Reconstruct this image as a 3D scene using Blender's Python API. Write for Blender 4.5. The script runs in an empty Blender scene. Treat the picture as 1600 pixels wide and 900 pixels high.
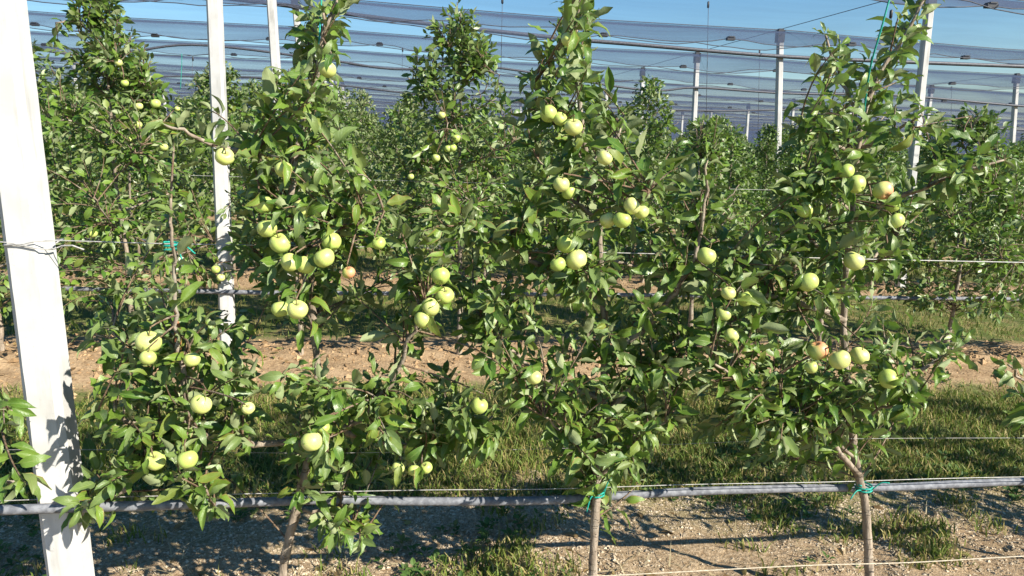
import bpy, math, random
import numpy as np
from mathutils import Vector, Matrix, noise

random.seed(11); rng = np.random.default_rng(11)
scene = bpy.context.scene
COL = scene.collection

# ------------------------------------------------------------------ camera
CAMH = 1.55
YAW, ROLL, FPX = math.radians(8.0), 0.012, 1111.0
PITCH = math.atan((450 - 225) / FPX)
SLOPE = 0.032                                  # the orchard falls gently along the rows
def G(x): return -SLOPE * x
EYE = Vector((0, 0, CAMH))
_F = Vector((math.sin(YAW) * math.cos(PITCH), math.cos(YAW) * math.cos(PITCH), -math.sin(PITCH)))
_R0 = Vector((math.cos(YAW), -math.sin(YAW), 0)); _U0 = _R0.cross(_F)
_R = _R0 * math.cos(ROLL) + _U0 * math.sin(ROLL)
_U = _U0 * math.cos(ROLL) - _R0 * math.sin(ROLL)
cam = bpy.data.cameras.new('camera'); cam_o = bpy.data.objects.new('camera', cam); COL.objects.link(cam_o)
cam.sensor_width = 36; cam.lens = 36 * FPX / 1600; cam.clip_end = 2000; cam.clip_start = 0.05
cam_o.matrix_world = Matrix(((_R.x, _U.x, -_F.x, EYE.x), (_R.y, _U.y, -_F.y, EYE.y), (_R.z, _U.z, -_F.z, EYE.z), (0, 0, 0, 1)))
scene.camera = cam_o
def at(x, y, v):
    """photo pixel -> point on the vertical plane of a row at depth v"""
    d = _F * FPX + _R * (x - 800) - _U * (y - 450)
    return EYE + d * (v / d.y)
def to_px(p):
    q = Vector(p) - EYE
    z = q.dot(_F)
    return 800 + FPX * q.dot(_R) / z, 450 - FPX * q.dot(_U) / z, z

# ------------------------------------------------------------------ light
SUN_EL, SUN_AZ = math.radians(33), math.radians(48)     # azimuth: from behind the viewer round towards +x
TO_SUN = Vector((math.sin(SUN_AZ) * math.cos(SUN_EL), -math.cos(SUN_AZ) * math.cos(SUN_EL), math.sin(SUN_EL)))
world = bpy.data.worlds.new('World'); scene.world = world; world.use_nodes = True
nt = world.node_tree; nt.nodes.clear()
sky = nt.nodes.new('ShaderNodeTexSky'); sky.sky_type = 'NISHITA'; sky.sun_disc = False
sky.sun_elevation = SUN_EL
sky.sun_rotation = math.pi - SUN_AZ
sky.air_density = 1.25; sky.dust_density = 0.0; sky.ozone_density = 5.0
bg = nt.nodes.new('ShaderNodeBackground'); bg.inputs['Strength'].default_value = 0.07
wo = nt.nodes.new('ShaderNodeOutputWorld')
hs = nt.nodes.new('ShaderNodeHueSaturation'); hs.inputs['Saturation'].default_value = 1.2
nt.links.new(sky.outputs[0], hs.inputs['Color']); nt.links.new(hs.outputs[0], bg.inputs[0]); nt.links.new(bg.outputs[0], wo.inputs[0])
sun = bpy.data.lights.new('sun', 'SUN'); sun.energy = 5.0; sun.angle = math.radians(0.53); sun.color = (1.0, 0.93, 0.80)
sun_o = bpy.data.objects.new('sun', sun); COL.objects.link(sun_o)
sun_o.rotation_euler = TO_SUN.to_track_quat('Z', 'Y').to_euler()
scene.view_settings.view_transform = 'Standard'; scene.view_settings.look = 'None'
scene.view_settings.gamma = 1.0; scene.view_settings.use_curve_mapping = False
scene.view_settings.exposure = 1.2
scene.render.engine = 'CYCLES'
scene.cycles.transparent_max_bounces = 96
scene.cycles.max_bounces = 6

# ------------------------------------------------------------------ materials
class Mat:
    def __init__(s, name):
        s.m = bpy.data.materials.new(name); s.m.use_nodes = True
        s.t = s.m.node_tree; s.t.nodes.clear()
        s.out = s.n('ShaderNodeOutputMaterial')
    def n(s, kind, **kw):
        nd = s.t.nodes.new(kind)
        for k, v in kw.items(): setattr(nd, k, v)
        return nd
    def l(s, a, b): s.t.links.new(a, b)
    def val(s, sock, v):
        if isinstance(v, (int, float, tuple)): sock.default_value = v
        else: s.l(v, sock)
    def math(s, op, a, b=0.0, c=0.0, clamp=False):
        nd = s.n('ShaderNodeMath', operation=op, use_clamp=clamp)
        s.val(nd.inputs[0], a); s.val(nd.inputs[1], b); s.val(nd.inputs[2], c)
        return nd.outputs[0]
    def mix(s, f, a, b):
        nd = s.n('ShaderNodeMix', data_type='RGBA')
        s.val(nd.inputs[0], f); s.val(nd.inputs[6], a); s.val(nd.inputs[7], b)
        return nd.outputs[2]
    def noise(s, vec, scale, detail=4, rough=0.55):
        nd = s.n('ShaderNodeTexNoise'); nd.inputs['Scale'].default_value = scale
        nd.inputs['Detail'].default_value = detail; nd.inputs['Roughness'].default_value = rough
        if vec is not None: s.l(vec, nd.inputs['Vector'])
        return nd.outputs[0]
    def ramp(s, f, a, b):
        nd = s.n('ShaderNodeMapRange', interpolation_type='SMOOTHSTEP')
        s.val(nd.inputs[0], f); nd.inputs[1].default_value = a; nd.inputs[2].default_value = b
        return nd.outputs[0]
    def bump(s, h, strength, dist):
        nd = s.n('ShaderNodeBump'); nd.inputs['Strength'].default_value = strength; nd.inputs['Distance'].default_value = dist
        s.l(h, nd.inputs['Height']); return nd.outputs[0]
    def bsdf(s, col, rough=0.6, spec=0.5, normal=None):
        nd = s.n('ShaderNodeBsdfPrincipled')
        s.val(nd.inputs['Base Color'], col); s.val(nd.inputs['Roughness'], rough); s.val(nd.inputs['Specular IOR Level'], spec)
        if normal is not None: s.l(normal, nd.inputs['Normal'])
        return nd.outputs[0]
    def done(s, shader): s.l(shader, s.out.inputs['Surface']); return s.m
def c4(r, g, b): return (r, g, b, 1.0)
def obj_pos(M):
    return M.n('ShaderNodeTexCoord').outputs['Object']

def leaf_material(name, veins):
    M = Mat(name)
    oi = M.n('ShaderNodeObjectInfo').outputs['Random']
    at1 = M.n('ShaderNodeAttribute', attribute_name='rnd').outputs['Fac']
    age = M.n('ShaderNodeAttribute', attribute_name='age').outputs['Fac']
    r = M.math('FRACT', M.math('ADD', oi, at1))
    r2 = M.math('FRACT', M.math('MULTIPLY', r, 7.31))
    top = M.mix(r, c4(0.046, 0.110, 0.016), c4(0.138, 0.215, 0.030))
    top = M.mix(M.math('MULTIPLY', M.ramp(r2, 0.82, 1.0), 0.7), top, c4(0.17, 0.19, 0.035))
    top = M.mix(M.math('MULTIPLY', age, 0.55), top, c4(0.15, 0.19, 0.085))
    under = M.mix(r2, c4(0.19, 0.235, 0.105), c4(0.27, 0.31, 0.16))
    if veins:
        uv = M.n('ShaderNodeUVMap', uv_map='UVMap').outputs[0]
        sp = M.n('ShaderNodeSeparateXYZ'); M.l(uv, sp.inputs[0])
        a = M.math('ABSOLUTE', M.math('SUBTRACT', sp.outputs[0], 0.5))
        mid = M.math('SUBTRACT', 1.0, M.ramp(a, 0.012, 0.045))
        ph = M.math('FRACT', M.math('SUBTRACT', M.math('MULTIPLY', sp.outputs[1], 8.0), M.math('MULTIPLY', a, 5.0)))
        lat = M.math('SUBTRACT', 1.0, M.ramp(M.math('ABSOLUTE', M.math('SUBTRACT', ph, 0.5)), 0.03, 0.14))
        vein = M.math('MAXIMUM', M.math('MULTIPLY', mid, 0.75), M.math('MULTIPLY', lat, 0.22))
        top = M.mix(vein, top, c4(0.19, 0.25, 0.075))
        under = M.mix(M.math('MULTIPLY', vein, 0.7), under, c4(0.3, 0.34, 0.18))
        cv = M.n('ShaderNodeCombineXYZ'); M.l(sp.outputs[0], cv.inputs[0]); M.l(M.math('MULTIPLY', sp.outputs[1], 2.0), cv.inputs[1]); M.l(M.math('MULTIPLY', r, 60.0), cv.inputs[2])
        bl = M.noise(cv.outputs[0], 3.0, 3); b2 = M.noise(cv.outputs[0], 7.0, 3)
        top = M.mix(M.math('MULTIPLY', M.ramp(bl, 0.4, 0.7), 0.3), top, c4(0.115, 0.18, 0.03))
        scab = M.math('MULTIPLY', M.ramp(b2, 0.66, 0.72), M.ramp(r2, 0.35, 0.6))
        top = M.mix(M.math('MULTIPLY', scab, 0.7), top, c4(0.20, 0.12, 0.04))
        rim = M.math('MULTIPLY', M.ramp(M.math('ADD', a, M.math('MULTIPLY', bl, 0.3)), 0.56, 0.62), M.ramp(r, 0.8, 0.9))
        top = M.mix(M.math('MULTIPLY', rim, 0.75), top, c4(0.24, 0.14, 0.05))
        nrm = M.bump(M.math('SUBTRACT', M.math('MULTIPLY', b2, 0.8), vein), 0.35, 0.002)
    else: nrm = None
    back = M.n('ShaderNodeNewGeometry').outputs['Backfacing']
    col = M.mix(back, top, under)
    rough = M.math('ADD', M.math('ADD', 0.34, M.math('MULTIPLY', r2, 0.14)), M.math('MULTIPLY', back, 0.35))
    s = M.bsdf(col, rough, 0.42, nrm)
    tr = M.n('ShaderNodeBsdfTranslucent'); tr.inputs[0].default_value = c4(0.17, 0.32, 0.035)
    mx = M.n('ShaderNodeMixShader'); mx.inputs[0].default_value = 0.18
    M.l(s, mx.inputs[1]); M.l(tr.outputs[0], mx.inputs[2])
    return M.done(mx.outputs[0])

def bark_material(name, a, b, scale):
    M = Mat(name); p = obj_pos(M)
    mp = M.n('ShaderNodeMapping'); M.l(p, mp.inputs[0]); mp.inputs['Scale'].default_value = (1, 1, 0.25)
    n1 = M.noise(mp.outputs[0], scale, 6, 0.65); n2 = M.noise(p, scale * 0.22, 3)
    col = M.mix(M.ramp(n1, 0.35, 0.68), c4(*a), c4(*b))
    col = M.mix(M.math('MULTIPLY', M.ramp(n2, 0.5, 0.72), 0.6), col, c4(0.36, 0.34, 0.29))
    mq = M.n('ShaderNodeMapping'); M.l(p, mq.inputs[0]); mq.inputs['Scale'].default_value = (1, 1, 6)
    n5 = M.noise(mq.outputs[0], scale * .6, 3)
    col = M.mix(M.math('MULTIPLY', M.ramp(n5, 0.6, 0.7), 0.55), col, c4(0.075, 0.055, 0.04))
    return M.done(M.bsdf(col, 0.8, 0.25, M.bump(M.math('SUBTRACT', n1, M.math('MULTIPLY', M.ramp(n5, 0.6, 0.7), 0.4)), 1.0, 0.008)))

def simple(name, a, b, scale, rough=0.6, bump=0.2, dist=0.002, spec=0.4):
    M = Mat(name); n1 = M.noise(obj_pos(M), scale, 5)
    return M.done(M.bsdf(M.mix(M.ramp(n1, 0.35, 0.7), c4(*a), c4(*b)), rough, spec, M.bump(n1, bump, dist)))

def apple_material(name, blush):
    M = Mat(name); p = obj_pos(M)
    oi = M.n('ShaderNodeObjectInfo').outputs['Random']
    sp = M.n('ShaderNodeSeparateXYZ'); M.l(p, sp.inputs[0])
    base = M.mix(oi, c4(0.31, 0.42, 0.09), c4(0.57, 0.58, 0.22))
    n1 = M.noise(p, 35, 4)
    base = M.mix(M.math('MULTIPLY', M.ramp(n1, 0.4, 0.7), 0.5), base, c4(0.50, 0.60, 0.12))
    v = M.n('ShaderNodeTexVoronoi'); v.inputs['Scale'].default_value = 260; M.l(p, v.inputs['Vector'])
    dots = M.math('SUBTRACT', 1.0, M.ramp(v.outputs['Distance'], 0.10, 0.26))
    base = M.mix(M.math('MULTIPLY', dots, 0.28), base, c4(0.72, 0.74, 0.40))
    rad = M.math('SQRT', M.math('ADD', M.math('POWER', sp.outputs[0], 2.0), M.math('POWER', sp.outputs[1], 2.0)))
    cav = M.math('MULTIPLY', M.math('SUBTRACT', 1.0, M.ramp(rad, 0.003, 0.011)), M.ramp(sp.outputs[2], 0.0, 0.01))
    base = M.mix(M.math('MULTIPLY', cav, 0.6), base, c4(0.22, 0.20, 0.07))
    rus = M.ramp(M.noise(p, 120, 5, 0.7), 0.62, 0.74)
    base = M.mix(M.math('MULTIPLY', rus, 0.45), base, c4(0.30, 0.24, 0.09))
    if blush:
        b = M.ramp(M.math('ADD', sp.outputs[0], M.math('MULTIPLY', M.math('SUBTRACT', n1, 0.5), 0.03)), -0.022, 0.008)
        base = M.mix(M.math('MULTIPLY', b, 0.85), base, c4(0.66, 0.25, 0.15))
    nd = M.n('ShaderNodeBsdfPrincipled')
    M.val(nd.inputs['Base Color'], base); M.val(nd.inputs['Roughness'], M.math('ADD', 0.36, M.math('MULTIPLY', n1, 0.16)))
    nd.inputs['Subsurface Weight'].default_value = 0.12; nd.inputs['Subsurface Radius'].default_value = (0.01, 0.012, 0.004)
    nd.inputs['Subsurface Scale'].default_value = 0.5
    M.l(M.bump(n1, 0.12, 0.002), nd.inputs['Normal'])
    return M.done(nd.outputs[0])

def concrete_material():
    M = Mat('post_concrete'); p = obj_pos(M)
    mp = M.n('ShaderNodeMapping'); M.l(p, mp.inputs[0]); mp.inputs['Scale'].default_value = (1, 1, 0.12)
    n1 = M.noise(mp.outputs[0], 26, 6, 0.6); n2 = M.noise(p, 7, 5); n3 = M.noise(p, 240, 3)
    col = M.mix(M.ramp(n2, 0.3, 0.7), c4(0.42, 0.418, 0.412), c4(0.53, 0.527, 0.52))
    col = M.mix(M.math('MULTIPLY', M.ramp(n1, 0.5, 0.75), 0.6), col, c4(0.30, 0.295, 0.28))
    pits = M.ramp(n3, 0.66, 0.74)
    col = M.mix(M.math('MULTIPLY', pits, 0.5), col, c4(0.2, 0.195, 0.18))
    return M.done(M.bsdf(col, 0.85, 0.25, M.bump(M.math('SUBTRACT', M.math('MULTIPLY', n2, 0.6), pits), 0.35, 0.003)))

def net_material():
    M = Mat('hail_net'); p = obj_pos(M)
    mp = M.n('ShaderNodeMapping'); M.l(p, mp.inputs[0]); mp.inputs['Scale'].default_value = (0.25, 3.0, 3.0)
    n1 = M.noise(mp.outputs[0], 2.2, 4)
    d = M.n('ShaderNodeBsdfDiffuse'); d.inputs[0].default_value = c4(0.10, 0.13, 0.21)
    t = M.n('ShaderNodeBsdfTranslucent'); t.inputs[0].default_value = c4(0.10, 0.13, 0.21)
    mx0 = M.n('ShaderNodeMixShader'); mx0.inputs[0].default_value = 0.4
    M.l(d.outputs[0], mx0.inputs[1]); M.l(t.outputs[0], mx0.inputs[2])
    # share of a ray that the threads stop: they close up the more slantwise the ray meets the sheet
    g = M.n('ShaderNodeNewGeometry'); dp = M.n('ShaderNodeVectorMath', operation='DOT_PRODUCT')
    M.l(g.outputs['Incoming'], dp.inputs[0]); M.l(g.outputs['Normal'], dp.inputs[1])
    slant = M.math('MAXIMUM', M.math('ABSOLUTE', dp.outputs['Value']), 0.03)
    thread = M.math('ADD', 0.036, M.math('MULTIPLY', n1, 0.11))
    cover = M.math('SUBTRACT', 1.0, M.math('EXPONENT', M.math('MULTIPLY', M.math('DIVIDE', thread, slant), -1.0)))
    tr = M.n('ShaderNodeBsdfTransparent')
    mx = M.n('ShaderNodeMixShader')
    M.l(cover, mx.inputs[0])
    M.l(tr.outputs[0], mx.inputs[1]); M.l(mx0.outputs[0], mx.inputs[2])
    return M.done(mx.outputs[0])

ROW_Y = [2.0 + 3.0 * k for k in range(48)]
def ground_material():
    M = Mat('orchard_soil_and_turf'); p = M.n('ShaderNodeNewGeometry').outputs['Position']
    sp = M.n('ShaderNodeSeparateXYZ'); M.l(p, sp.inputs[0])
    n1 = M.noise(p, 1.1, 5); n2 = M.noise(p, 6, 6, 0.65); n3 = M.noise(p, 55, 5, 0.7); n4 = M.noise(p, 0.5, 3)
    ph = M.math('FRACT', M.math('DIVIDE', M.math('SUBTRACT', sp.outputs[1], 0.5), 3.0))      # 0.5 on each row of trees
    dist = M.math('MULTIPLY', M.math('ABSOLUTE', M.math('SUBTRACT', ph, 0.5)), 3.0)
    dist = M.math('ADD', dist, M.math('MULTIPLY', M.math('SUBTRACT', n1, 0.5), 0.75))
    dist = M.math('ADD', dist, M.math('MULTIPLY', M.math('SUBTRACT', n2, 0.5), 0.45))
    strip = M.math('SUBTRACT', 1.0, M.ramp(dist, 0.45, 0.72))
    soil = M.mix(M.ramp(n2, 0.3, 0.7), c4(0.22, 0.145, 0.08), c4(0.42, 0.30, 0.185))
    soil = M.mix(M.math("MULTIPLY", M.ramp(n3, 0.45, 0.7), 0.5), soil, c4(0.45, 0.325, 0.19))
    soil = M.mix(M.math("MULTIPLY", M.ramp(n3, 0.5, 0.3), 0.5), soil, c4(0.13, 0.075, 0.042))
    dry = M.mix(M.ramp(n3, 0.3, 0.7), c4(0.14, 0.115, 0.045), c4(0.27, 0.22, 0.10))
    turf = M.mix(M.ramp(n2, 0.36, 0.56), dry, M.mix(n3, c4(0.06, 0.09, 0.022), c4(0.14, 0.155, 0.05)))
    grit = M.mix(M.ramp(n3, 0.35, 0.7), c4(0.22, 0.15, 0.085), c4(0.46, 0.355, 0.235))       # crushed stone along the first row
    near = M.math('SUBTRACT', 1.0, M.ramp(M.math('ADD', sp.outputs[1], M.math('MULTIPLY', M.math('SUBTRACT', n1, 0.5), 1.2)), 2.9, 3.4))
    col = M.mix(strip, turf, soil)
    col = M.mix(M.math('MULTIPLY', near, M.math('ADD', 0.35, M.math('MULTIPLY', M.ramp(n4, 0.35, 0.6), 0.6))), col, grit)
    h = M.math('ADD', M.math('MULTIPLY', n2, 0.6), M.math('MULTIPLY', n3, 0.5))
    return M.done(M.bsdf(col, 0.95, 0.12, M.bump(h, 0.9, 0.03)))

def blade_material(name, g1, g2, d1, d2, dryshare):
    M = Mat(name)
    r = M.n('ShaderNodeAttribute', attribute_name='rnd').outputs['Fac']
    r2 = M.math('FRACT', M.math('MULTIPLY', r, 9.7))
    col = M.mix(M.ramp(r, 1 - dryshare - .1, 1 - dryshare + .1), M.mix(r2, c4(*g1), c4(*g2)), M.mix(r2, c4(*d1), c4(*d2)))
    s = M.bsdf(col, 0.6, 0.3)
    tr = M.n('ShaderNodeBsdfTranslucent'); M.l(col, tr.inputs[0])
    mx = M.n('ShaderNodeMixShader'); mx.inputs[0].default_value = 0.3
    M.l(s, mx.inputs[1]); M.l(tr.outputs[0], mx.inputs[2])
    return M.done(mx.outputs[0])
def crumb_material(name, a, b):
    M = Mat(name)
    r = M.n('ShaderNodeAttribute', attribute_name='rnd').outputs['Fac']
    n = M.noise(M.n('ShaderNodeNewGeometry').outputs['Position'], 90, 4)
    col = M.mix(M.math('FRACT', M.math('ADD', r, M.math('MULTIPLY', n, 0.3))), c4(*a), c4(*b))
    return M.done(M.bsdf(col, 0.95, 0.15, M.bump(n, 0.6, 0.006)))

LEAF = leaf_material('apple_leaf', True)
LEAF_FAR = leaf_material('apple_leaf_distant', False)
BARK = bark_material('apple_bark', (0.17, 0.135, 0.10), (0.34, 0.28, 0.22), 38)
TWIG = bark_material('apple_twig', (0.12, 0.075, 0.05), (0.22, 0.155, 0.10), 70)
APPLE = apple_material('apple_skin', False); APPLE_BLUSH = apple_material('apple_skin_blushed', True)
STEM = simple('apple_stem', (0.10, 0.07, 0.03), (0.2, 0.16, 0.06), 200)
CALYX = simple('apple_calyx', (0.05, 0.04, 0.02), (0.12, 0.09, 0.05), 300, 0.9)
CONCRETE = concrete_material()
PLASTIC = simple('black_plastic', (0.018, 0.019, 0.022), (0.035, 0.036, 0.04), 30, 0.45)
HOSE = simple('dusty_pipe', (0.11, 0.116, 0.135), (0.21, 0.22, 0.245), 60, 0.7, 0.4, 0.002)
HOSE_DARK = simple('dark_pipe', (0.045, 0.05, 0.065), (0.10, 0.105, 0.13), 60, 0.55)
WIRE = simple('galvanised_wire', (0.24, 0.24, 0.235), (0.42, 0.415, 0.40), 90, 0.4, 0.1, 0.001, 0.6)
CABLE = simple('dark_cable', (0.05, 0.055, 0.075), (0.09, 0.095, 0.12), 60, 0.6)
TWINE = simple('green_twine', (0.0, 0.20, 0.16), (0.02, 0.36, 0.28), 300, 0.6, 0.4, 0.001)
CORD = simple('pale_cord', (0.36, 0.31, 0.23), (0.52, 0.46, 0.36), 120, 0.8)
NET = net_material()
GROUND = ground_material()

# ------------------------------------------------------------------ mesh helpers
def new_mesh(name, V, F, mat, smooth=True, uv=None, attrs=None):
    me = bpy.data.meshes.new(name)
    V = np.asarray(V, dtype=np.float32)
    if isinstance(F, np.ndarray):
        k = F.shape[1]
        me.vertices.add(len(V)); me.vertices.foreach_set('co', V.ravel())
        me.loops.add(F.size); me.loops.foreach_set('vertex_index', F.astype(np.int32).ravel())
        me.polygons.add(len(F)); me.polygons.foreach_set('loop_start', np.arange(0, F.size, k, dtype=np.int32))
    else:
        me.from_pydata(V.tolist(), [], F)
    if uv is not None:
        lay = me.uv_layers.new(name='UVMap')
        li = np.empty(len(me.loops), dtype=np.int32); me.loops.foreach_get('vertex_index', li)
        lay.data.foreach_set('uv', np.asarray(uv, dtype=np.float32)[li].ravel())
    for k, a in (attrs or {}).items():
        at_ = me.attributes.new(k, 'FLOAT', 'POINT'); at_.data.foreach_set('value', np.asarray(a, dtype=np.float32))
    me.update(calc_edges=True); me.validate()
    me.polygons.foreach_set('use_smooth', np.full(len(me.polygons), smooth))
    me.materials.append(mat)
    return me
def link(name, data, parent=None, loc=None, kind=None):
    o = bpy.data.objects.new(name, data); COL.objects.link(o)
    if parent is not None: o.parent = parent
    if loc is not None: o.location = loc
    if kind: o['kind'] = kind
    return o
def tag(o, label, cat, group=None):
    o['label'] = label; o['category'] = cat
    if group: o['group'] = group
    return o
def empty(name, loc):
    o = bpy.data.objects.new(name, None); COL.objects.link(o); o.location = loc; o.empty_display_size = 0.1
    return o

def catmull(P, per=5):
    P = [np.array(p, float) for p in P]
    if len(P) < 3: return [P[0] + (P[-1] - P[0]) * t for t in np.linspace(0, 1, per + 1)]
    Q = [2 * P[0] - P[1]] + P + [2 * P[-1] - P[-2]]
    out = []
    for i in range(1, len(Q) - 2):
        a, b, c, d = Q[i - 1], Q[i], Q[i + 1], Q[i + 2]
        for t in np.linspace(0, 1, per, endpoint=False):
            out.append(0.5 * (2 * b + (c - a) * t + (2 * a - 5 * b + 4 * c - d) * t * t + (3 * b - a - 3 * c + d) * t ** 3))
    out.append(P[-1]); return out
def tube(P, R, sides=8, cap=True, jitter=0.0):
    P = np.array(P, float); n = len(P)
    if np.isscalar(R): R = np.full(n, R)
    T = np.gradient(P, axis=0); T /= np.linalg.norm(T, axis=1)[:, None] + 1e-12
    ref = np.array([0, 0, 1.0]) if abs(T[0][2]) < 0.9 else np.array([1.0, 0, 0])
    N = ref - T[0] * T[0].dot(ref); N /= np.linalg.norm(N)
    V, F = [], []
    for i in range(n):
        N = N - T[i] * T[i].dot(N); N /= np.linalg.norm(N) + 1e-12
        B = np.cross(T[i], N)
        for k in range(sides):
            a = 2 * math.pi * k / sides
            r = R[i] * (1 + (rng.uniform(-jitter, jitter) if jitter else 0))
            V.append(P[i] + (N * math.cos(a) + B * math.sin(a)) * r)
    for i in range(n - 1):
        for k in range(sides):
            a, b = i * sides + k, i * sides + (k + 1) % sides
            F.append((a, b, b + sides, a + sides))
    if cap:
        F.append(tuple(range(sides))[::-1]); F.append(tuple(range((n - 1) * sides, n * sides)))
    return V, F
class Bag:
    def __init__(s): s.V, s.F = [], []
    def add(s, VF):
        o = len(s.V); s.V.extend(VF[0]); s.F.extend(tuple(i + o for i in f) for f in VF[1]); return s
    def box(s, c, d):
        x, y, z = c; a, b, h = d[0] / 2, d[1] / 2, d[2] / 2
        v = [(x + i * a, y + j * b, z + k * h) for k in (-1, 1) for j in (-1, 1) for i in (-1, 1)]
        return s.add((v, [(0, 2, 3, 1), (4, 5, 7, 6), (0, 1, 5, 4), (2, 6, 7, 3), (0, 4, 6, 2), (1, 3, 7, 5)]))
    def mesh(s, name, mat, smooth=True, off=None):
        V = np.array(s.V, float)
        if off is not None: V = V - np.array(off)
        return new_mesh(name, V, s.F, mat, smooth)

# ------------------------------------------------------------------ leaves
def leaf_shape(W, fold, curl, wave, twist, ns=7, cross=(-1, -.5, 0, .5, 1), ph=0.0, pet=0.25):
    """unit-length leaf along +y, upper face +z, with a petiole"""
    V, UV, F = [], [], []
    y = z = 0.0; py = 0.0
    ts = np.linspace(0, 1, ns)
    for i, t in enumerate(ts):
        if i:
            dt = ts[i] - ts[i - 1]; a = curl * (t - dt / 2)
            y += dt * math.cos(a); z -= dt * math.sin(a)
        w = W / 2 * (math.sin(math.pi * min(max(t, 0.0), 1.0) ** 0.82) ** 0.75 if 0 < t < 1 else 0.03)
        tw = twist * t
        for c in cross:
            x = c * w * math.cos(fold * (1 - .3 * t))
            zz = abs(c) ** 1.3 * w * math.sin(fold * (1 - .3 * t)) + wave * W * abs(c) * math.sin(2 * math.pi * 2.2 * t + ph + (1.7 if c > 0 else 0))
            V.append((x * math.cos(tw) - zz * math.sin(tw), y, z + x * math.sin(tw) + zz * math.cos(tw)))
            UV.append((0.5 + 0.5 * c, t))
    m = len(cross)
    for i in range(ns - 1):
        for k in range(m - 1):
            a = i * m + k; F.append((a, a + 1, a + 1 + m, a + m))
    b = len(V); w = 0.011
    V += [(-w, -pet, -0.05), (w, -pet, -0.05), (w, 0.02, 0), (-w, 0.02, 0)]; UV += [(0.5, 0)] * 4
    F.append((b, b + 1, b + 2, b + 3))
    return np.array(V), np.array(F), np.array(UV)
NEAR = [leaf_shape(random.uniform(.34, .52), random.uniform(.15, 1.0), random.uniform(-.2, 2.0), random.uniform(.06, .2),
                   random.uniform(-.8, .8), ph=random.uniform(0, 6)) for _ in range(12)]
MID = [leaf_shape(random.uniform(.46, .58), random.uniform(.15, .6), random.uniform(0, 1.0), 0.05, random.uniform(-.4, .4), ns=4, cross=(-1, 0, 1), ph=random.uniform(0, 6), pet=.2) for _ in range(6)]
LEAF_MESH = {}
for vi, (V, F, UV) in enumerate(NEAR):
    for ag in (0, 1):
        LEAF_MESH[('n', vi, ag)] = new_mesh('leaf', V, F, LEAF, True, UV, {'age': np.full(len(V), float(ag)), 'rnd': np.zeros(len(V))})
for vi, (V, F, UV) in enumerate(MID):
    for ag in (0, 1):
        LEAF_MESH[('m', vi, ag)] = new_mesh('leaf', V, F, LEAF, True, UV, {'age': np.full(len(V), float(ag)), 'rnd': np.zeros(len(V))})
def unit(v): return v / (np.linalg.norm(v) + 1e-9)
UPV = np.array([0, 0, 1.0]); SUNV = np.array(TO_SUN)
class Leaf:
    __slots__ = ('p', 'R', 's', 'v', 'age')
def make_leaf(p, t, ang, tip, size, nvar):
    L = Leaf()
    a = np.array([1.0, 0, 0]) if abs(t[2]) > .8 else UPV
    n1 = unit(np.cross(t, a)); n2 = np.cross(t, n1)
    rad = n1 * math.cos(ang) + n2 * math.sin(ang)
    droop = random.uniform(0.0, 0.85) * (1 - .65 * tip)
    d = unit(rad * 0.85 + t * (0.35 + .75 * tip) - UPV * droop + rng.normal(0, .18, 3))
    n0 = UPV * 0.65 + SUNV * 0.55 + rng.normal(0, .75, 3)
    n = unit(n0 - d * d.dot(n0)); x = np.cross(d, n)
    L.R = np.stack([x, d, n], axis=1); L.s = size
    L.p = np.array(p) + d * (size * 0.22)
    L.v = random.randrange(nvar); L.age = 1 if (tip > .72 and random.random() < .75) else 0
    return L
def merge_leaves(name, leaves, shapes, mat, off):
    Vs, Fs, UVs, rn, ag = [], [], [], [], []; o = 0
    off = np.array(off)
    for L in leaves:
        V, F, UV = shapes[L.v]
        Vs.append((V * L.s) @ L.R.T + (L.p - off)); Fs.append(F + o); UVs.append(UV); o += len(V)
        rn.append(np.full(len(V), random.random())); ag.append(np.full(len(V), float(L.age)))
    return new_mesh(name, np.concatenate(Vs), np.concatenate(Fs), mat, True, np.concatenate(UVs), {'rnd': np.concatenate(rn), 'age': np.concatenate(ag)})
def leaf_object(L, key, root, off):
    o = bpy.data.objects.new('leaf', LEAF_MESH[(key, L.v, L.age)]); COL.objects.link(o)
    o.parent = root
    M = Matrix([[float(c) for c in row] for row in (L.R * L.s)]).to_4x4()
    M.translation = Vector((L.p - np.array(off)).tolist())
    o.matrix_local = M
    return o

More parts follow.
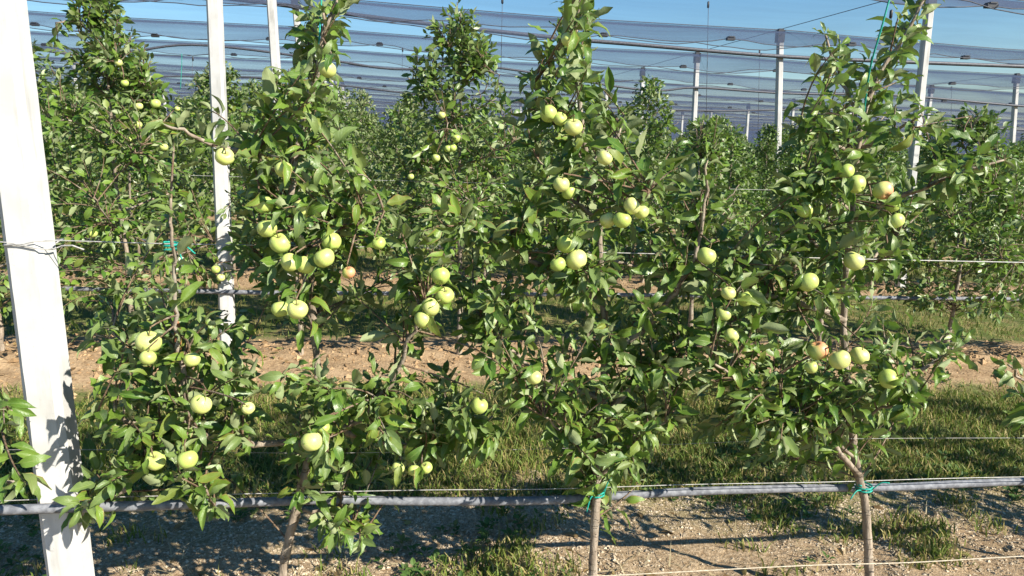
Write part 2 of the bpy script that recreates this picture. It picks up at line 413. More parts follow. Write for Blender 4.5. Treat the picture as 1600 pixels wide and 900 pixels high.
# ------------------------------------------------------------------ tree builder
def polyline_points(P, step=0.05):
    P = np.array(P); seg = np.linalg.norm(np.diff(P, axis=0), axis=1); out = []
    for i in range(len(P) - 1):
        k = max(1, int(seg[i] / step))
        for j in range(k): out.append(P[i] + (P[i + 1] - P[i]) * j / k)
    out.append(P[-1]); return np.array(out)
class Tree:
    def __init__(s, trunk, r0, r1):
        s.trunk = catmull(trunk, 9); n = len(s.trunk)
        s.trunk = [p + (np.array([noise.noise((i * .35, 1, r0 * 50)), noise.noise((i * .35, 2, r0 * 50)), 0]) * .006 if 0 < i < n - 1 else 0) for i, p in enumerate(s.trunk)]
        s.r = [r0 + (r1 - r0) * (i / (n - 1)) ** 0.62 for i in range(n)]
        s.r = [q * (1 + .20 * noise.noise((i * .6, r0 * 900, trunk[0][0] * 7))) for i, q in enumerate(s.r)]
        s.r[0] *= 1.7; s.r[1] *= 1.25; s.r[2] *= 1.08
        s.limbs = []; s.twigs = Bag(); s.leaves = []; s.skel = [polyline_points(s.trunk)]
        s.forbid = []
    def limb(s, P, r0=0.011, r1=0.0035):
        C = catmull(P, 5); n = len(C)
        C = [c + (rng.normal(0, .004, 3) if 0 < i < n - 1 else 0) for i, c in enumerate(C)]
        s.limbs.append((C, [r0 + (r1 - r0) * i / (n - 1) for i in range(n)])); s.skel.append(polyline_points(C))
    def nearest(s, q, lift=0.10):
        A = np.concatenate(s.skel) if not hasattr(s, '_A') or s._n != len(s.skel) else s._A
        s._A, s._n = A, len(s.skel)
        dd = np.linalg.norm(A - (np.array(q) - np.array([0, 0, lift])), axis=1) + 0.25 * np.maximum(0, A[:, 2] - q[2])
        return A[int(dd.argmin())]
    def twig(s, q, size, spacing, nvar, leafy=0.28, r=0.0022, sides=4):
        q = np.array(q, float); b = s.nearest(q); D = q - b; ln = np.linalg.norm(D)
        if ln < 0.06:
            q = b + unit(D + rng.normal(0, .01, 3)) * 0.08; D = q - b; ln = 0.08
        c = b + D * 0.5 + UPV * ln * random.uniform(-.05, .22) + rng.normal(0, ln * .08, 3)
        ts = np.linspace(0, 1, 7)
        P = np.array([(1 - t) ** 2 * b + 2 * t * (1 - t) * c + t * t * q for t in ts])
        s.twigs.add(tube(P, np.linspace(r * 1.5, r * .7, 7), sides, False))
        seg = np.concatenate([[0], np.cumsum(np.linalg.norm(np.diff(P, axis=0), axis=1))]); tot = seg[-1]
        u = max(tot * 0.12, tot - leafy); ang = random.uniform(0, 6.28)
        while u < tot + 0.001:
            i = min(5, int(np.searchsorted(seg, u, side='right') - 1)); f = (u - seg[i]) / max(1e-6, seg[i + 1] - seg[i])
            p = P[i] + (P[i + 1] - P[i]) * f; t = unit(P[i + 1] - P[i]); tip = u / tot
            k = 1.0 - 0.35 * max(0, tip - .8) / .2
            s.leaves.append(make_leaf(p, t, ang, tip, size * random.uniform(.72, 1.22) * k, nvar))
            ang += 2.4 + random.uniform(-.4, .4); u += spacing * random.uniform(.7, 1.3)
        for _ in range(2):
            s.leaves.append(make_leaf(q, unit(P[-1] - P[-2]), ang, 0.95, size * random.uniform(.55, .8), nvar)); ang += 2.4
    def clothe(s, size, nvar, skip=.5, trunk_from=.66):
        """leaves set straight on the outer limbs and the leader"""
        for P, f0 in [(s.trunk, trunk_from)] + [(C, skip) for C, _ in s.limbs]:
            Q = polyline_points(P, .024); n = len(Q); ang = random.uniform(0, 6.28)
            for i in range(int(n * f0), n - 1):
                tip = i / n * .9
                s.leaves.append(make_leaf(Q[i], unit(Q[i + 1] - Q[i]), ang, tip, size * random.uniform(.7, 1.15) * (1 - .25 * max(0, i / n - .85) / .15), nvar)); ang += 2.4
            for _ in range(4): s.leaves.append(make_leaf(Q[-1], unit(Q[-1] - Q[-2]), ang, 1.0, size * random.uniform(.5, .75), nvar)); ang += 2.4
    def bare_twig(s, a, r=0.002):
        a = np.array(a); b = s.nearest(a, 0.0)
        c = a * .7 + b * .3 + np.array([0, .03, .004])
        P = [(1 - t) ** 2 * b + 2 * t * (1 - t) * c + t * t * a for t in np.linspace(0, 1, 6)]
        s.twigs.add(tube(P, np.linspace(r * 1.4, r, 6), 5, False))
    def build(s, root, shapes, key, mat, n_leaf, off, sides=9, show=None):
        b = Bag(); b.add(tube(s.trunk, s.r, sides, True, .06)); link('trunk', b.mesh('trunk', BARK, True, off), root)
        for C, R in s.limbs:
            link('limb', Bag().add(tube(C, R, 6, True)).mesh('limb', BARK, True, off), root)
        if s.twigs.V: link('twigs', s.twigs.mesh('twigs', TWIG, True, off), root, kind='stuff')
        rest = s.leaves
        if n_leaf:
            def rank(L):
                x, y, z = to_px(L.p)
                if not (-20 < x < 1620 and -20 < y < 920): return -1.0
                vv = unit(np.array(EYE) - L.p)
                return L.s * L.s * (0.25 + abs(L.R[:, 2].dot(vv))) / z ** 2 * (2.0 if L.p[1] < s.front else 1.0)
            order = sorted(range(len(s.leaves)), key=lambda i: -rank(s.leaves[i]))
            pick = [i for i in order[:n_leaf] if rank(s.leaves[i]) > 0]; ps = set(pick)
            for i in pick: leaf_object(s.leaves[i], key, root, off)
            rest = [L for i, L in enumerate(s.leaves) if i not in ps]
        if rest: link('foliage', merge_leaves('foliage', rest, shapes, mat, off), root, kind='stuff')

# ------------------------------------------------------------------ ground
def ground_height(x, y):
    ph = ((y - 0.5) / 3.0) % 1.0; d = abs(ph - .5) * 3.0
    z = G(x) + 0.055 * max(0.0, 1 - (d / 0.75)) ** 1.0
    if y < 14:
        z += 0.030 * noise.noise((x * 1.3, y * 1.3, 0)) + 0.020 * noise.noise((x * 5, y * 5, 3))
        if d < 0.8: z += 0.028 * noise.noise((x * 13, y * 13, 7)) * (1 - d / .8)
    return z
def spread_axis(lo, a, b, hi, step, grow=1.25):
    xs = list(np.arange(a, b + 1e-6, step)); s = step; x = xs[-1]
    while x < hi: s *= grow; x += s; xs.append(min(x, hi))
    s = step; x = xs[0]; left = []
    while x > lo: s *= grow; x -= s; left.append(max(x, lo))
    return np.array(left[::-1] + xs)
gx = spread_axis(-90, -5.5, 8.5, 120, 0.05); gy = spread_axis(-20, 1.6, 9.6, 160, 0.05)
V = np.array([(x, y, ground_height(x, y)) for y in gy for x in gx])
nx = len(gx); ii = np.arange((len(gy) - 1) * nx).reshape(-1, nx)[:, :-1].ravel()
F = np.stack([ii, ii + 1, ii + 1 + nx, ii + nx], axis=1)
link('ground', new_mesh('ground', V, F, GROUND, True), kind='structure')

def in_view(x, y, z, m=60):
    px, py, d = to_px((x, y, z)); return d > 0 and -m < px < 1600 + m and -m < py < 900 + m
def scatter(name, n, ylo, yhi, keep, maker, mat, label, cat):
    Vs, Fs, rn = [], [], []; o = 0; k = 0; tries = 0
    while k < n and tries < n * 12:
        tries += 1
        y = random.uniform(ylo, yhi); x = random.uniform(-1.0 * y - .4, 1.15 * y + .6)
        if not in_view(x, y, G(x)) or random.random() > keep(x, y): continue
        V, F = maker()
        Vs.append(V + np.array([x, y, ground_height(x, y)])); Fs.append(F + o); o += len(V)
        rn.append(np.full(len(V), random.random())); k += 1
    ob = link(name, new_mesh(name, np.concatenate(Vs), np.concatenate(Fs), mat, False, None, {'rnd': np.concatenate(rn)}), kind='stuff')
    return tag(ob, label, cat)
def row_dist(y): return abs(((y - .5) / 3.0) % 1.0 - .5) * 3.0
def blade(h0, h1, wk=1.0):
    def f():
        h = random.uniform(h0, h1); a = random.uniform(0, 6.28); w = (h * .05 + .0012) * wk; l = random.uniform(.15, 1.1) * h; b = random.uniform(0, 6.28)
        dx, dy = math.cos(a) * w, math.sin(a) * w; ex, ey = math.cos(b) * l, math.sin(b) * l
        V = np.array([(-dx, -dy, -.004), (dx, dy, -.004), (ex * .4 + dx * .7, ey * .4 + dy * .7, h * .65), (ex * .4 - dx * .7, ey * .4 - dy * .7, h * .65), (ex + dx * .1, ey + dy * .1, h), (ex - dx * .1, ey - dy * .1, h)])
        return V, np.array([(0, 1, 2, 3), (3, 2, 4, 5)])
    return f
def patch(x, y, sc, seed): return noise.noise((x * sc, y * sc, seed)) * .5 + .5
def grass_keep(x, y):
    d = row_dist(y); p = patch(x, y, 1.7, 5) * .6 + patch(x, y, 5, 9) * .4
    if y < 2.9: return max(0, (p - .52) * 4)
    return min(1, max(0.0, (d - .55) * 2.5)) * min(1, max(.05, (p - .26) * 3.2))
GRASS = blade_material('meadow_grass', (0.085, 0.14, 0.02), (0.18, 0.225, 0.045), (0.24, 0.20, 0.07), (0.38, 0.31, 0.13), 0.33)
scatter('grass', 62000, 2.2, 5.0, grass_keep, blade(.012, .06), GRASS, 'short patchy grass and straw in the alley behind the first row', 'grass')
scatter('grass', 20000, 5.0, 11.5, grass_keep, blade(.02, .07), GRASS, 'short grass between the farther rows of apple trees', 'grass')
WEED = blade_material('broad_weeds', (0.04, 0.09, 0.02), (0.09, 0.16, 0.035), (0.12, 0.15, 0.04), (0.2, 0.2, 0.07), 0.15)
def weed():
    Vs, Fs = [], []; n = random.randint(4, 8); a0 = random.uniform(0, 6.28); o = 0; sc = random.uniform(.014, .036)
    for k in range(n):
        V, F, _ = MID[random.randrange(6)]; a = a0 + 6.28 * k / n + random.uniform(-.3, .3); el = random.uniform(.2, 1.1)
        d = np.array([math.cos(a) * math.cos(el), math.sin(a) * math.cos(el), math.sin(el)]); nn = unit(UPV - d * d[2]); R = np.stack([np.cross(d, nn), d, nn], 1)
        Vs.append((V * np.array([1.25, 1, 1]) * sc * random.uniform(.7, 1.2)) @ R.T + d * sc * .3 + np.array([0, 0, random.uniform(0, .02)])); Fs.append(F + o); o += len(V)
    return np.concatenate(Vs), np.concatenate(Fs)
def weed_keep(x, y):
    return max(0, (patch(x, y, 1.5, 21) - .5) * 5) * (1 if row_dist(y) > .3 or y < 3.2 else .15)
scatter('weeds', 900, 2.2, 4.6, weed_keep, weed, WEED, 'low broad leaved weeds spreading over the ground by the first row', 'weeds')
def litter():
    V, F, _ = MID[random.randrange(6)]; a = random.uniform(0, 6.28); d = unit(np.array([math.cos(a), math.sin(a), random.uniform(-.15, .35)])); n0 = UPV + rng.normal(0, .3, 3); nn = unit(n0 - d * d.dot(n0))
    return (V * random.uniform(.03, .065)) @ np.stack([np.cross(d, nn), d, nn], 1).T + np.array([0, 0, .008]), F
scatter('fallen_leaves', 260, 2.2, 5.2, lambda x, y: max(0, 1 - row_dist(y) / 1.3), litter, blade_material('dry_leaves', (0.16, 0.10, 0.045), (0.30, 0.21, 0.09), (0.33, 0.27, 0.10), (0.22, 0.24, 0.07), .3), 'dry brown and yellow leaves fallen under the first trees', 'fallen leaves')
def straw():
    V, F = blade(.05, .13, .35)(); return V * np.array([1.2, 1.2, .18]) + np.array([0, 0, .008]), F
scatter('straw_litter', 2600, 2.2, 4.4, lambda x, y: max(.05, patch(x, y, 2.1, 44) * 2 - .7), straw, blade_material('dry_straw', (0.34, 0.28, 0.16), (0.48, 0.41, 0.26), (0.26, 0.2, 0.11), (0.4, 0.33, 0.2), .4), 'bleached straw stems lying about the soil and turf', 'straw')
OCT = np.array([(1, 0, 0), (-1, 0, 0), (0, 1, 0), (0, -1, 0), (0, 0, 1), (0, 0, -1)], float)
OCTF = np.array([(0, 2, 4), (2, 1, 4), (1, 3, 4), (3, 0, 4), (2, 0, 5), (1, 2, 5), (3, 1, 5), (0, 3, 5)])
def crumb(lo, hi):
    def f():
        s = random.uniform(lo, hi) if random.random() < .3 else random.uniform(lo, (lo + hi) / 2.5)
        a = random.uniform(0, 6.28); c, sn = math.cos(a), math.sin(a)
        V = OCT * (rng.uniform(.6, 1.25, (6, 1)) * s) * np.array([1.1, .9, .65]) + rng.normal(0, s * .15, (6, 3))
        V = V @ np.array([(c, sn, 0), (-sn, c, 0), (0, 0, 1)]); return V, OCTF
    return f
scatter('pebbles', 30000, 2.15, 3.3, lambda x, y: min(1, max(.03, (patch(x, y, 1.3, 33) - .3) * 2)) * (1 - max(0, y - 2.8) * 1.6), crumb(.003, .011),
        crumb_material('pebble_stone', (0.22, 0.165, 0.105), (0.5, 0.42, 0.31)), 'pale crushed stones scattered on soil along the first row', 'pebbles')
scatter('soil_clods', 7000, 4.3, 8.6, lambda x, y: max(0, 1 - row_dist(y) / .75), crumb(.008, .032),
        crumb_material('clod_soil', (0.20, 0.125, 0.065), (0.41, 0.28, 0.16)), 'tilled brown soil clods under the second and third rows', 'soil')

# ------------------------------------------------------------------ posts
def post_mesh(bot, top, w, taper):
    """chamfered square concrete post from bot to top (world points), returned relative to bot"""
    B = Bag(); b, t = np.array(bot), np.array(top); ring = []
    ch = w * .16; h = w / 2
    prof = [(-h + ch, -h), (h - ch, -h), (h, -h + ch), (h, h - ch), (h - ch, h), (-h + ch, h), (-h, h - ch), (-h, -h + ch)]
    n = 70; V, F = [], []
    for i in range(n + 1):
        f = i / n; c = (t - b) * f; k = 1 - taper * f
        for q, (x, y) in enumerate(prof):
            e = 1 + .022 * noise.noise((i * .7, q * 3.3, b[0] * 5)) - .05 * max(0, noise.noise((i * .9, q * 7.7, b[0] * 9)) - .35)
            V.append((c[0] + x * k * e, c[1] + y * k * e, c[2]))
    for i in range(n):
        for k in range(8): a, d = i * 8 + k, i * 8 + (k + 1) % 8; F.append((a, d, d + 8, a + 8))
    F.append(tuple(range(8))[::-1]); F.append(tuple(range(n * 8, n * 8 + 8)))
    return new_mesh('post_shaft', V, F, CONCRETE, False)
POST_H = 3.5
def post(p_lo, p_hi, label, group=None, w=.1, cap=True):
    """two points on the post axis; extended down to the ground and up to the net"""
    a, b = np.array(p_lo), np.array(p_hi); d = (b - a) / (b[2] - a[2])
    def atz(z): return a + d * (z - a[2])
    z0 = G(a[0]) - 0.25
    base = atz(z0); top = atz(G(a[0]) + POST_H)
    root = empty('concrete_post', base.tolist()); tag(root, label, 'post', group)
    link('post_shaft', post_mesh(base, top, w, .12), root)
    if cap:
        cb = Bag(); c = top - base; k = w * .88 + .02
        cb.box((c[0], c[1], c[2] - .07), (k, k, .17)); cb.box((c[0], c[1], c[2] + .03), (k * .7, k * .7, .035))
        link('post_cap', cb.mesh('post_cap', PLASTIC, False), root)
    return base
def foot(x, k, j):  # along-row position of the post j in row k (0 = first row)
    return x
post(at(109, 880, 2.0), at(0, 0, 2.0), 'white concrete post wrapped by a wire loop in the first row', None, .098)
post(at(357, 545, 5.0), at(335, 0, 5.0), 'white concrete post rising behind the side limb with the blue-green wire tie', None, .095)
POSTS = {(2, 0): ((433, 140), (424, 0)), (2, 1): ((1430, 220), (1452, 10)), (3, 0): ((468, 80), (462, 10)), (3, 1): ((1215, 230), (1219, 60)),
         (4, 1): ((1083, 215), (1089, 95)), (5, 1): ((1001, 215), (1004, 115)), (4, 2): ((1581, 230), (1588, 130))}
NAMES = {(2, 0): 'white concrete post of the third row behind the tree with the largest apple cluster',
         (2, 1): 'white concrete post beside the green twine of the fork-topped tree',
         (3, 0): 'capped white concrete post next to the thick overhead pipe of the fourth row',
         (3, 1): 'capped white concrete post standing clear below the thick sagging pipe',
         (4, 1): 'capped white concrete post between a taller and a shorter far post',
         (5, 1): 'thin capped far post, shorter neighbour of two taller capped posts',
         (4, 2): 'thin capped far post beyond the conical tree of the second row'}
for k in range(2, 11):
    for j in range(-2, 4):
        v = ROW_Y[k]; u = -1.3 - .15 * (k - 1) + 7.45 * j
        if (k, j) in POSTS:
            lo, hi = POSTS[(k, j)]; a, b = at(*lo, v), at(*hi, v)
        else:
            a = Vector((u, v, G(u))); b = Vector((u + random.uniform(-.06, .06), v, G(u) + 3.5))
        px, py, _ = to_px(((a.x), v, 3.3 + G(a.x)))
        if not -40 < px < 1640: continue
        post(a, b, NAMES.get((k, j), 'far white concrete post under the hail nets of the back rows'), None if (k, j) in NAMES else 'far posts in the back rows', .1)

# ------------------------------------------------------------------ hail nets
def net(k):
    v = ROW_Y[k]; x0, x1 = -1.0 * v - 6, 1.2 * v + 8
    xs = np.arange(x0, x1, .25); n = len(xs)
    prof = [(-1.47, -.40), (-1.2, -.33), (-.8, -.22), (-.4, -.11), (0, 0), (.4, -.11), (.8, -.22), (1.2, -.33), (1.47, -.40)]
    V = []
    for x in xs:
        near_post = abs(((x + 1.3 + .15 * (k - 1)) / 7.45 + .5) % 1.0 - .5) * 7.45
        sag = -.05 * min(1, near_post / 3.7) ** .8
        for dy, dz in prof:
            e = abs(dy) / 1.47
            V.append((x, v + dy, POST_H + .02 + G(x) + dz + sag + e * (-.06 * abs(math.sin(math.pi * (x - x0 - .3) / 1.75)) + .12 * noise.noise((x * .38, k * 3.1 + (dy > 0), 1)) + .03 * noise.noise((x * 2.2, k * 5.7 + dy, 4)))))
    m = len(prof); F = [(i * m + j, (i + 1) * m + j, (i + 1) * m + j + 1, i * m + j + 1) for i in range(n - 1) for j in range(m - 1)]
    V = np.array(V); off = np.array((0.0, v, 0.0))
    root = empty('hail_net', (0, v, 0))
    nm = ['first', 'second', 'third', 'fourth', 'fifth', 'sixth', 'seventh', 'eighth', 'ninth', 'tenth', 'eleventh', 'twelfth', 'thirteenth', 'fourteenth']
    tag(root, 'grey hail net strip pitched over the %s row of posts' % nm[k], 'net', 'hail net strips over the rows')
    link('net_sheet', new_mesh('net_sheet', V - off, F, NET, True), root)
    r = .007 if k < 8 else .010
    link('ridge_cable', Bag().add(tube(V[4::m] + np.array([0, 0, .012]), r, 5)).mesh('ridge_cable', CABLE, True, off), root)
    link('edge_cord', Bag().add(tube(V[0::m], r * .8, 4)).mesh('edge_cord', CABLE, True, off), root)
    link('edge_cord', Bag().add(tube(V[m - 1::m], r * .8, 4)).mesh('edge_cord', CABLE, True, off), root)
    # plastic clips join the valley to the next strip
    if 2 <= k <= 8:
        cm = Bag(); cm.box((0, 0, 0), (.11, .06, .038)); cm.box((0, 0, .025), (.075, .08, .013)); me = cm.mesh('net_clip', PLASTIC, False)
        x = x0 + .3
        while x < x1 - 1:
            i = int((x - x0) / .25); p = V[i * m]
            if in_view(p[0], p[1], p[2], 30):
                link('net_clip', me, root, (p - off + np.array([0, -.03, -.01])).tolist())
            x += 1.75
for k in range(1, 14): net(k)
Vf, Ff = [], []
for k in range(14, 47):
    v = ROW_Y[k]; xs = np.arange(-1.0 * v - 6, 1.2 * v + 8, 2.5); o = len(Vf)
    for x in xs:
        for dy, dz in ((-1.47, -.40), (0, 0), (1.47, -.40)): Vf.append((x, v + dy, POST_H + G(x) + dz + abs(dy) * .05 * noise.noise((x * .45, k * 3.1, 1))))
    Ff += [(o + i * 3 + j, o + i * 3 + 3 + j, o + i * 3 + 4 + j, o + i * 3 + j + 1) for i in range(len(xs) - 1) for j in range(2)]
tag(link('far_hail_nets', new_mesh('far_hail_nets', Vf, Ff, NET, True), kind='stuff'), 'distant grey hail nets merging into a band above the treetops', 'nets')
def strand(name, P, r, mat, label, cat, group=None, sides=6):
    P = [np.array(p, float) for p in P]; o = P[0]
    ob = link(name, Bag().add(tube(P, r, sides)).mesh(name, mat, True, o), None, o.tolist())
    return tag(ob, label, cat, group)
for j in range(-1, 3):                                   # cables running across the rows over the post tops
    P = []
    for k in range(1, 13):
        u = -1.3 - .15 * (k - 1) + 7.45 * j; P.append((u, ROW_Y[k], POST_H + .075 + G(u)))
    strand('cross_cable', catmull(P, 2), .005, CABLE, 'thin dark cable crossing over the post tops from row to row', 'cable', 'cables across the rows')

# overhead pipes
def along(v, pts): return catmull([at(x, y, v) for x, y in pts], 8)
strand('overhead_pipe', along(ROW_Y[3] - .08, [(-300, -70), (150, -22), (380, 0), (600, 29), (860, 58), (1000, 70), (1218, 88), (1420, 97), (1600, 104), (1800, 112)]), .030, HOSE_DARK,
       'thick dark overhead pipe sagging along the fourth row', 'pipe', sides=8)
OVER = {4: ([(-100, 60), (60, 78), (160, 88), (300, 70), (500, 92), (620, 108), (760, 104), (1000, 140), (1090, 137), (1230, 146), (1400, 149), (1600, 166), (1700, 170)], 'second thick pipe slung under the nets, behind the one sagging along the fourth row'),
        5: ([(-100, 95), (150, 118), (420, 122), (700, 152), (960, 168), (1120, 173), (1300, 172), (1420, 191), (1600, 203), (1700, 206)], 'dark overhead pipe slung along the sixth row just above the treetops')}
for k, (pts, lab) in OVER.items():
    strand('overhead_pipe', along(ROW_Y[k] - .08, pts), .022, HOSE_DARK, lab, 'pipe', sides=7)
HANG = [(1107, 2, 232, 3), (1187, 78, 235, 4), (785, -5, 110, 3), (629, 74, 112, 5), (175, 8, 120, 3), (301, 88, 200, 5), (1393, 15, 90, 2), (118 + 1200, 140, 200, 6), (1487, 135, 215, 5)]
for x, y0, y1, k in HANG:
    v = ROW_Y[k] + .1; a, b = at(x, y0, v), at(x - (y1 - y0) * .02, y1, v)
    root = empty('hanging_wire', a); tag(root, 'thin dark wire hanging from a net cable towards the treetops', 'wire', 'wires hanging from the net cables')
    link('wire_strand', Bag().add(tube([np.array(a), (np.array(a) + np.array(b)) / 2, np.array(b)], .0045, 5)).mesh('wire_strand', CABLE, True, a), root)
    link('wire_spool', Bag().add(tube([np.array(a) + np.array([0, 0, z]) for z in (-.10, -.09, -.01, 0)], [.008, .018, .018, .006], 8)).mesh('wire_spool', PLASTIC, True, a), root)

# ------------------------------------------------------------------ first row: wires and drip hose
def z_at(p, z): return (p[0], p[1], z)
V1 = 2.0
strand('trellis_wire', along(1.945, [(-160, 371), (0, 378), (30, 382), (85, 376), (270, 381), (640, 387), (1000, 396), (1400, 406), (1800, 414)]), .0014, WIRE,
       'galvanised trellis wire at chest height along the first row', 'wire')
strand('trellis_wire', along(1.985, [(-160, 703), (200, 703), (500, 708), (900, 700), (1300, 686), (1800, 684)]), .0006, WIRE,
       'thin knee-high trellis wire behind the trunks of the first row', 'wire')
strand('trellis_wire', along(2.0, [(-160, 789), (100, 779), (330, 773), (640, 766), (860, 764), (1080, 757), (1300, 753), (1500, 747), (1800, 742)]), .0014, WIRE,
       'galvanised wire running just above the dusty drip hose', 'wire')
strand('ground_cord', along(1.9, [(760, 909), (980, 898), (1250, 884), (1420, 879), (1600, 869), (1800, 860)]), .0019, CORD,
       'pale cord stretched low over the stony ground', 'cord')
strand('drip_hose', along(1.925, [(-160, 801), (0, 797), (120, 793), (230, 790), (300, 788)]) [:-1] + along(2.045, [(420, 784), (520, 781), (650, 783), (780, 783), (870, 781), (960, 775), (1080, 768), (1250, 763), (1400, 761), (1480, 757), (1600, 752), (1800, 744)]),
       .0135, HOSE, 'thick dusty grey drip hose slung along the first row', 'hose', sides=12)
# wire loop round the near post
pc = np.array(at(54, 384, 2.0)); loop = []
for i in range(29):
    a = 2 * math.pi * i / 28; r = 0.062 / max(abs(math.cos(a)), abs(math.sin(a))) * .86
    loop.append(pc + np.array([math.cos(a) * r, math.sin(a) * r, .008 * math.sin(a * 1.5 + 1)]))
loop = [pc + (q - pc) * np.array([1, 1, 1]) + np.array([0, 0, .004 * math.sin(i * .45)]) for i, q in enumerate(loop)]
loop += [loop[-1] + np.array([.02, -.015, .008]), loop[-1] + np.array([.05, -.025, .010]), loop[-1] + np.array([.075, -.02, -.002])]
strand('wire_loop', loop, .0022, WIRE, 'twisted wire loop round the near concrete post', 'wire', sides=5)

# ------------------------------------------------------------------ apples
def apple_profile():
    P = []
    for i in range(19):
        a = math.pi * i / 18
        r = math.sin(a); z = math.cos(a)
        rr = r * (1 + .06 * z); zz = .92 * z
        if z > 0: zz -= .30 * math.exp(-(r / .28) ** 2)
        else: zz += .17 * math.exp(-(r / .24) ** 2)
        P.append((rr, zz))
    return P
def apple_mesh(mat, seed):
    rs = random.Random(seed); P = apple_profile(); n = 22; V, F = [], []
    for i, (r, z) in enumerate(P):
        for k in range(n):
            a = 2 * math.pi * k / n
            rib = 1 + .025 * math.cos(5 * a + seed) * (1 if z < 0 else .4) + .02 * math.cos(2 * a + seed * 2)
            V.append((r * rib * math.cos(a), r * rib * math.sin(a), z + .03 * r * math.cos(a + seed)))
    for i in range(len(P) - 1):
        for k in range(n): a, b = i * n + k, i * n + (k + 1) % n; F.append((a, a + n, b + n, b))
    return new_mesh('apple_skin', V, F, mat, True)
R0A = 0.029
A_MESH = []
for s in range(4):
    me = apple_mesh(APPLE, s); me.transform(Matrix.Scale(R0A, 4)); A_MESH.append(me)
me = apple_mesh(APPLE_BLUSH, 7); me.transform(Matrix.Scale(R0A, 4)); B_MESH = me
STEM_MESH = Bag().add(tube(catmull([(0, 0, R0A * .55), (0.001, 0, R0A * .95), (.004, .001, R0A * 1.45)], 3), [.0016] * 6 + [.0022], 6)).mesh('apple_stem', STEM)
cb = Bag()
for k in range(5):
    a = 6.283 * k / 5; c, s = math.cos(a), math.sin(a)
    cb.add(([(c * .0012, s * .0012, -R0A * .76), (c * .0055 - s * .0016, s * .0055 + c * .0016, -R0A * .80), (c * .008, s * .008, -R0A * .86), (c * .0055 + s * .0016, s * .0055 - c * .0016, -R0A * .80)], [(0, 1, 2, 3)]))
CALYX_MESH = cb.mesh('calyx', CALYX, False)
def apple(p, r, label, group, blush=False, tilt=None, detail=True):
    root = empty('apple', p); tag(root, label, 'apple', group)
    tx, ty = tilt if tilt else (random.gauss(0, .45), random.gauss(0, .45))
    root.rotation_euler = (tx, ty, random.uniform(0, 6.28) if not blush else 0)
    k = r / R0A; root.scale = (k, k, k)
    link('apple_skin', B_MESH if blush else random.choice(A_MESH), root)
    if detail:
        link('apple_stem', STEM_MESH, root); link('calyx', CALYX_MESH, root)
    bpy_up = Matrix.Rotation(root.rotation_euler.z, 3, 'Z') @ Matrix.Rotation(ty, 3, 'Y') @ Matrix.Rotation(tx, 3, 'X') @ Vector((.004 * k, 0, r * 1.45))
    return Vector(p) + bpy_up

# ------------------------------------------------------------------ first row of trees
def px_poly(pts, v0, v1):
    n = len(pts); return [at(x, y, v0 + (v1 - v0) * (i / (n - 1)) ** .8) for i, (x, y) in enumerate(pts)]
def near_tree(label, trunk, limbs, pads, apples, extra=None, clear=(), r0=.018, size=.069):
    P = [at(x, y, V1) for x, y in trunk]
    b = P[0]; d = P[0] - P[1]; zb = G(b.x) - .03
    base = Vector((b.x + d.x * .45, V1, zb)); P = [base] + P
    T = Tree(P, r0, .004); T.front = V1 - .02
    root = empty('apple_tree', base); tag(root, label, 'apple tree', 'apple trees of the first row')
    for L in limbs:
        r = .0105 if len(L) > 3 else .0062
        T.limb(px_poly(L, V1, V1 + random.uniform(-.24, .10)), r, .0032)
    for cx, cy, rx, ry, n in pads:
        for _ in range(int(round(n * DENS))):
            a = random.uniform(0, 6.283); q = math.sqrt(random.random())
            T.twig(at(cx + rx * .9 * q * math.cos(a), cy + ry * .92 * q * math.sin(a), V1 + random.uniform(-.27, .2)), size, .020, 12, .24)
    if extra: extra(T)
    T.clothe(size, 12, .5)
    spots = [(x, y, rp, V1 - .03, True) for x, y, rp in clear]; rosette = []
    for (x, y, rp, lab, *opt) in apples:
        v = V1 - random.uniform(.2, .28); c = at(x, y, v); r = rp * .95 * random.uniform(.94, 1.04) * to_px(c)[2] / FPX
        top = apple(c, r, lab, 'apples on the first row trees', blush='blush' in opt, tilt=(random.uniform(-1.0, .6), random.gauss(0, .35)))
        T.bare_twig(top)
        for _ in range(random.choice((0, 1, 1, 2))):
            Lf = make_leaf(np.array(top) + np.array([0, -.012, .004]), unit(np.array([random.uniform(-1, 1), -.45, random.uniform(-.2, .5)])), random.uniform(0, 6.28), random.uniform(.3, .7), size * random.uniform(.75, 1.05), 12)
            rosette.append(Lf)
        spots.append((x, y, rp, v, 'open' in opt and random.random() < .75))
    keep = []
    for L in T.leaves:
        cpt = L.p + L.R[:, 1] * L.s * .5; x, y, _ = to_px(cpt); bad = False
        for ax, ay, rp, v, op in spots:
            d2 = math.hypot(x - ax, y - ay)
            if np.linalg.norm(cpt - np.array(at(ax, ay, v))) < .035: bad = True
            if cpt[1] < v + .03 and d2 < rp * (1.0 if op else .45): bad = True
        if not bad: keep.append(L)
    T.leaves = keep + rosette
    T.build(root, NEAR, 'n', LEAF, 300, base)
    return T
DENS = 1.3

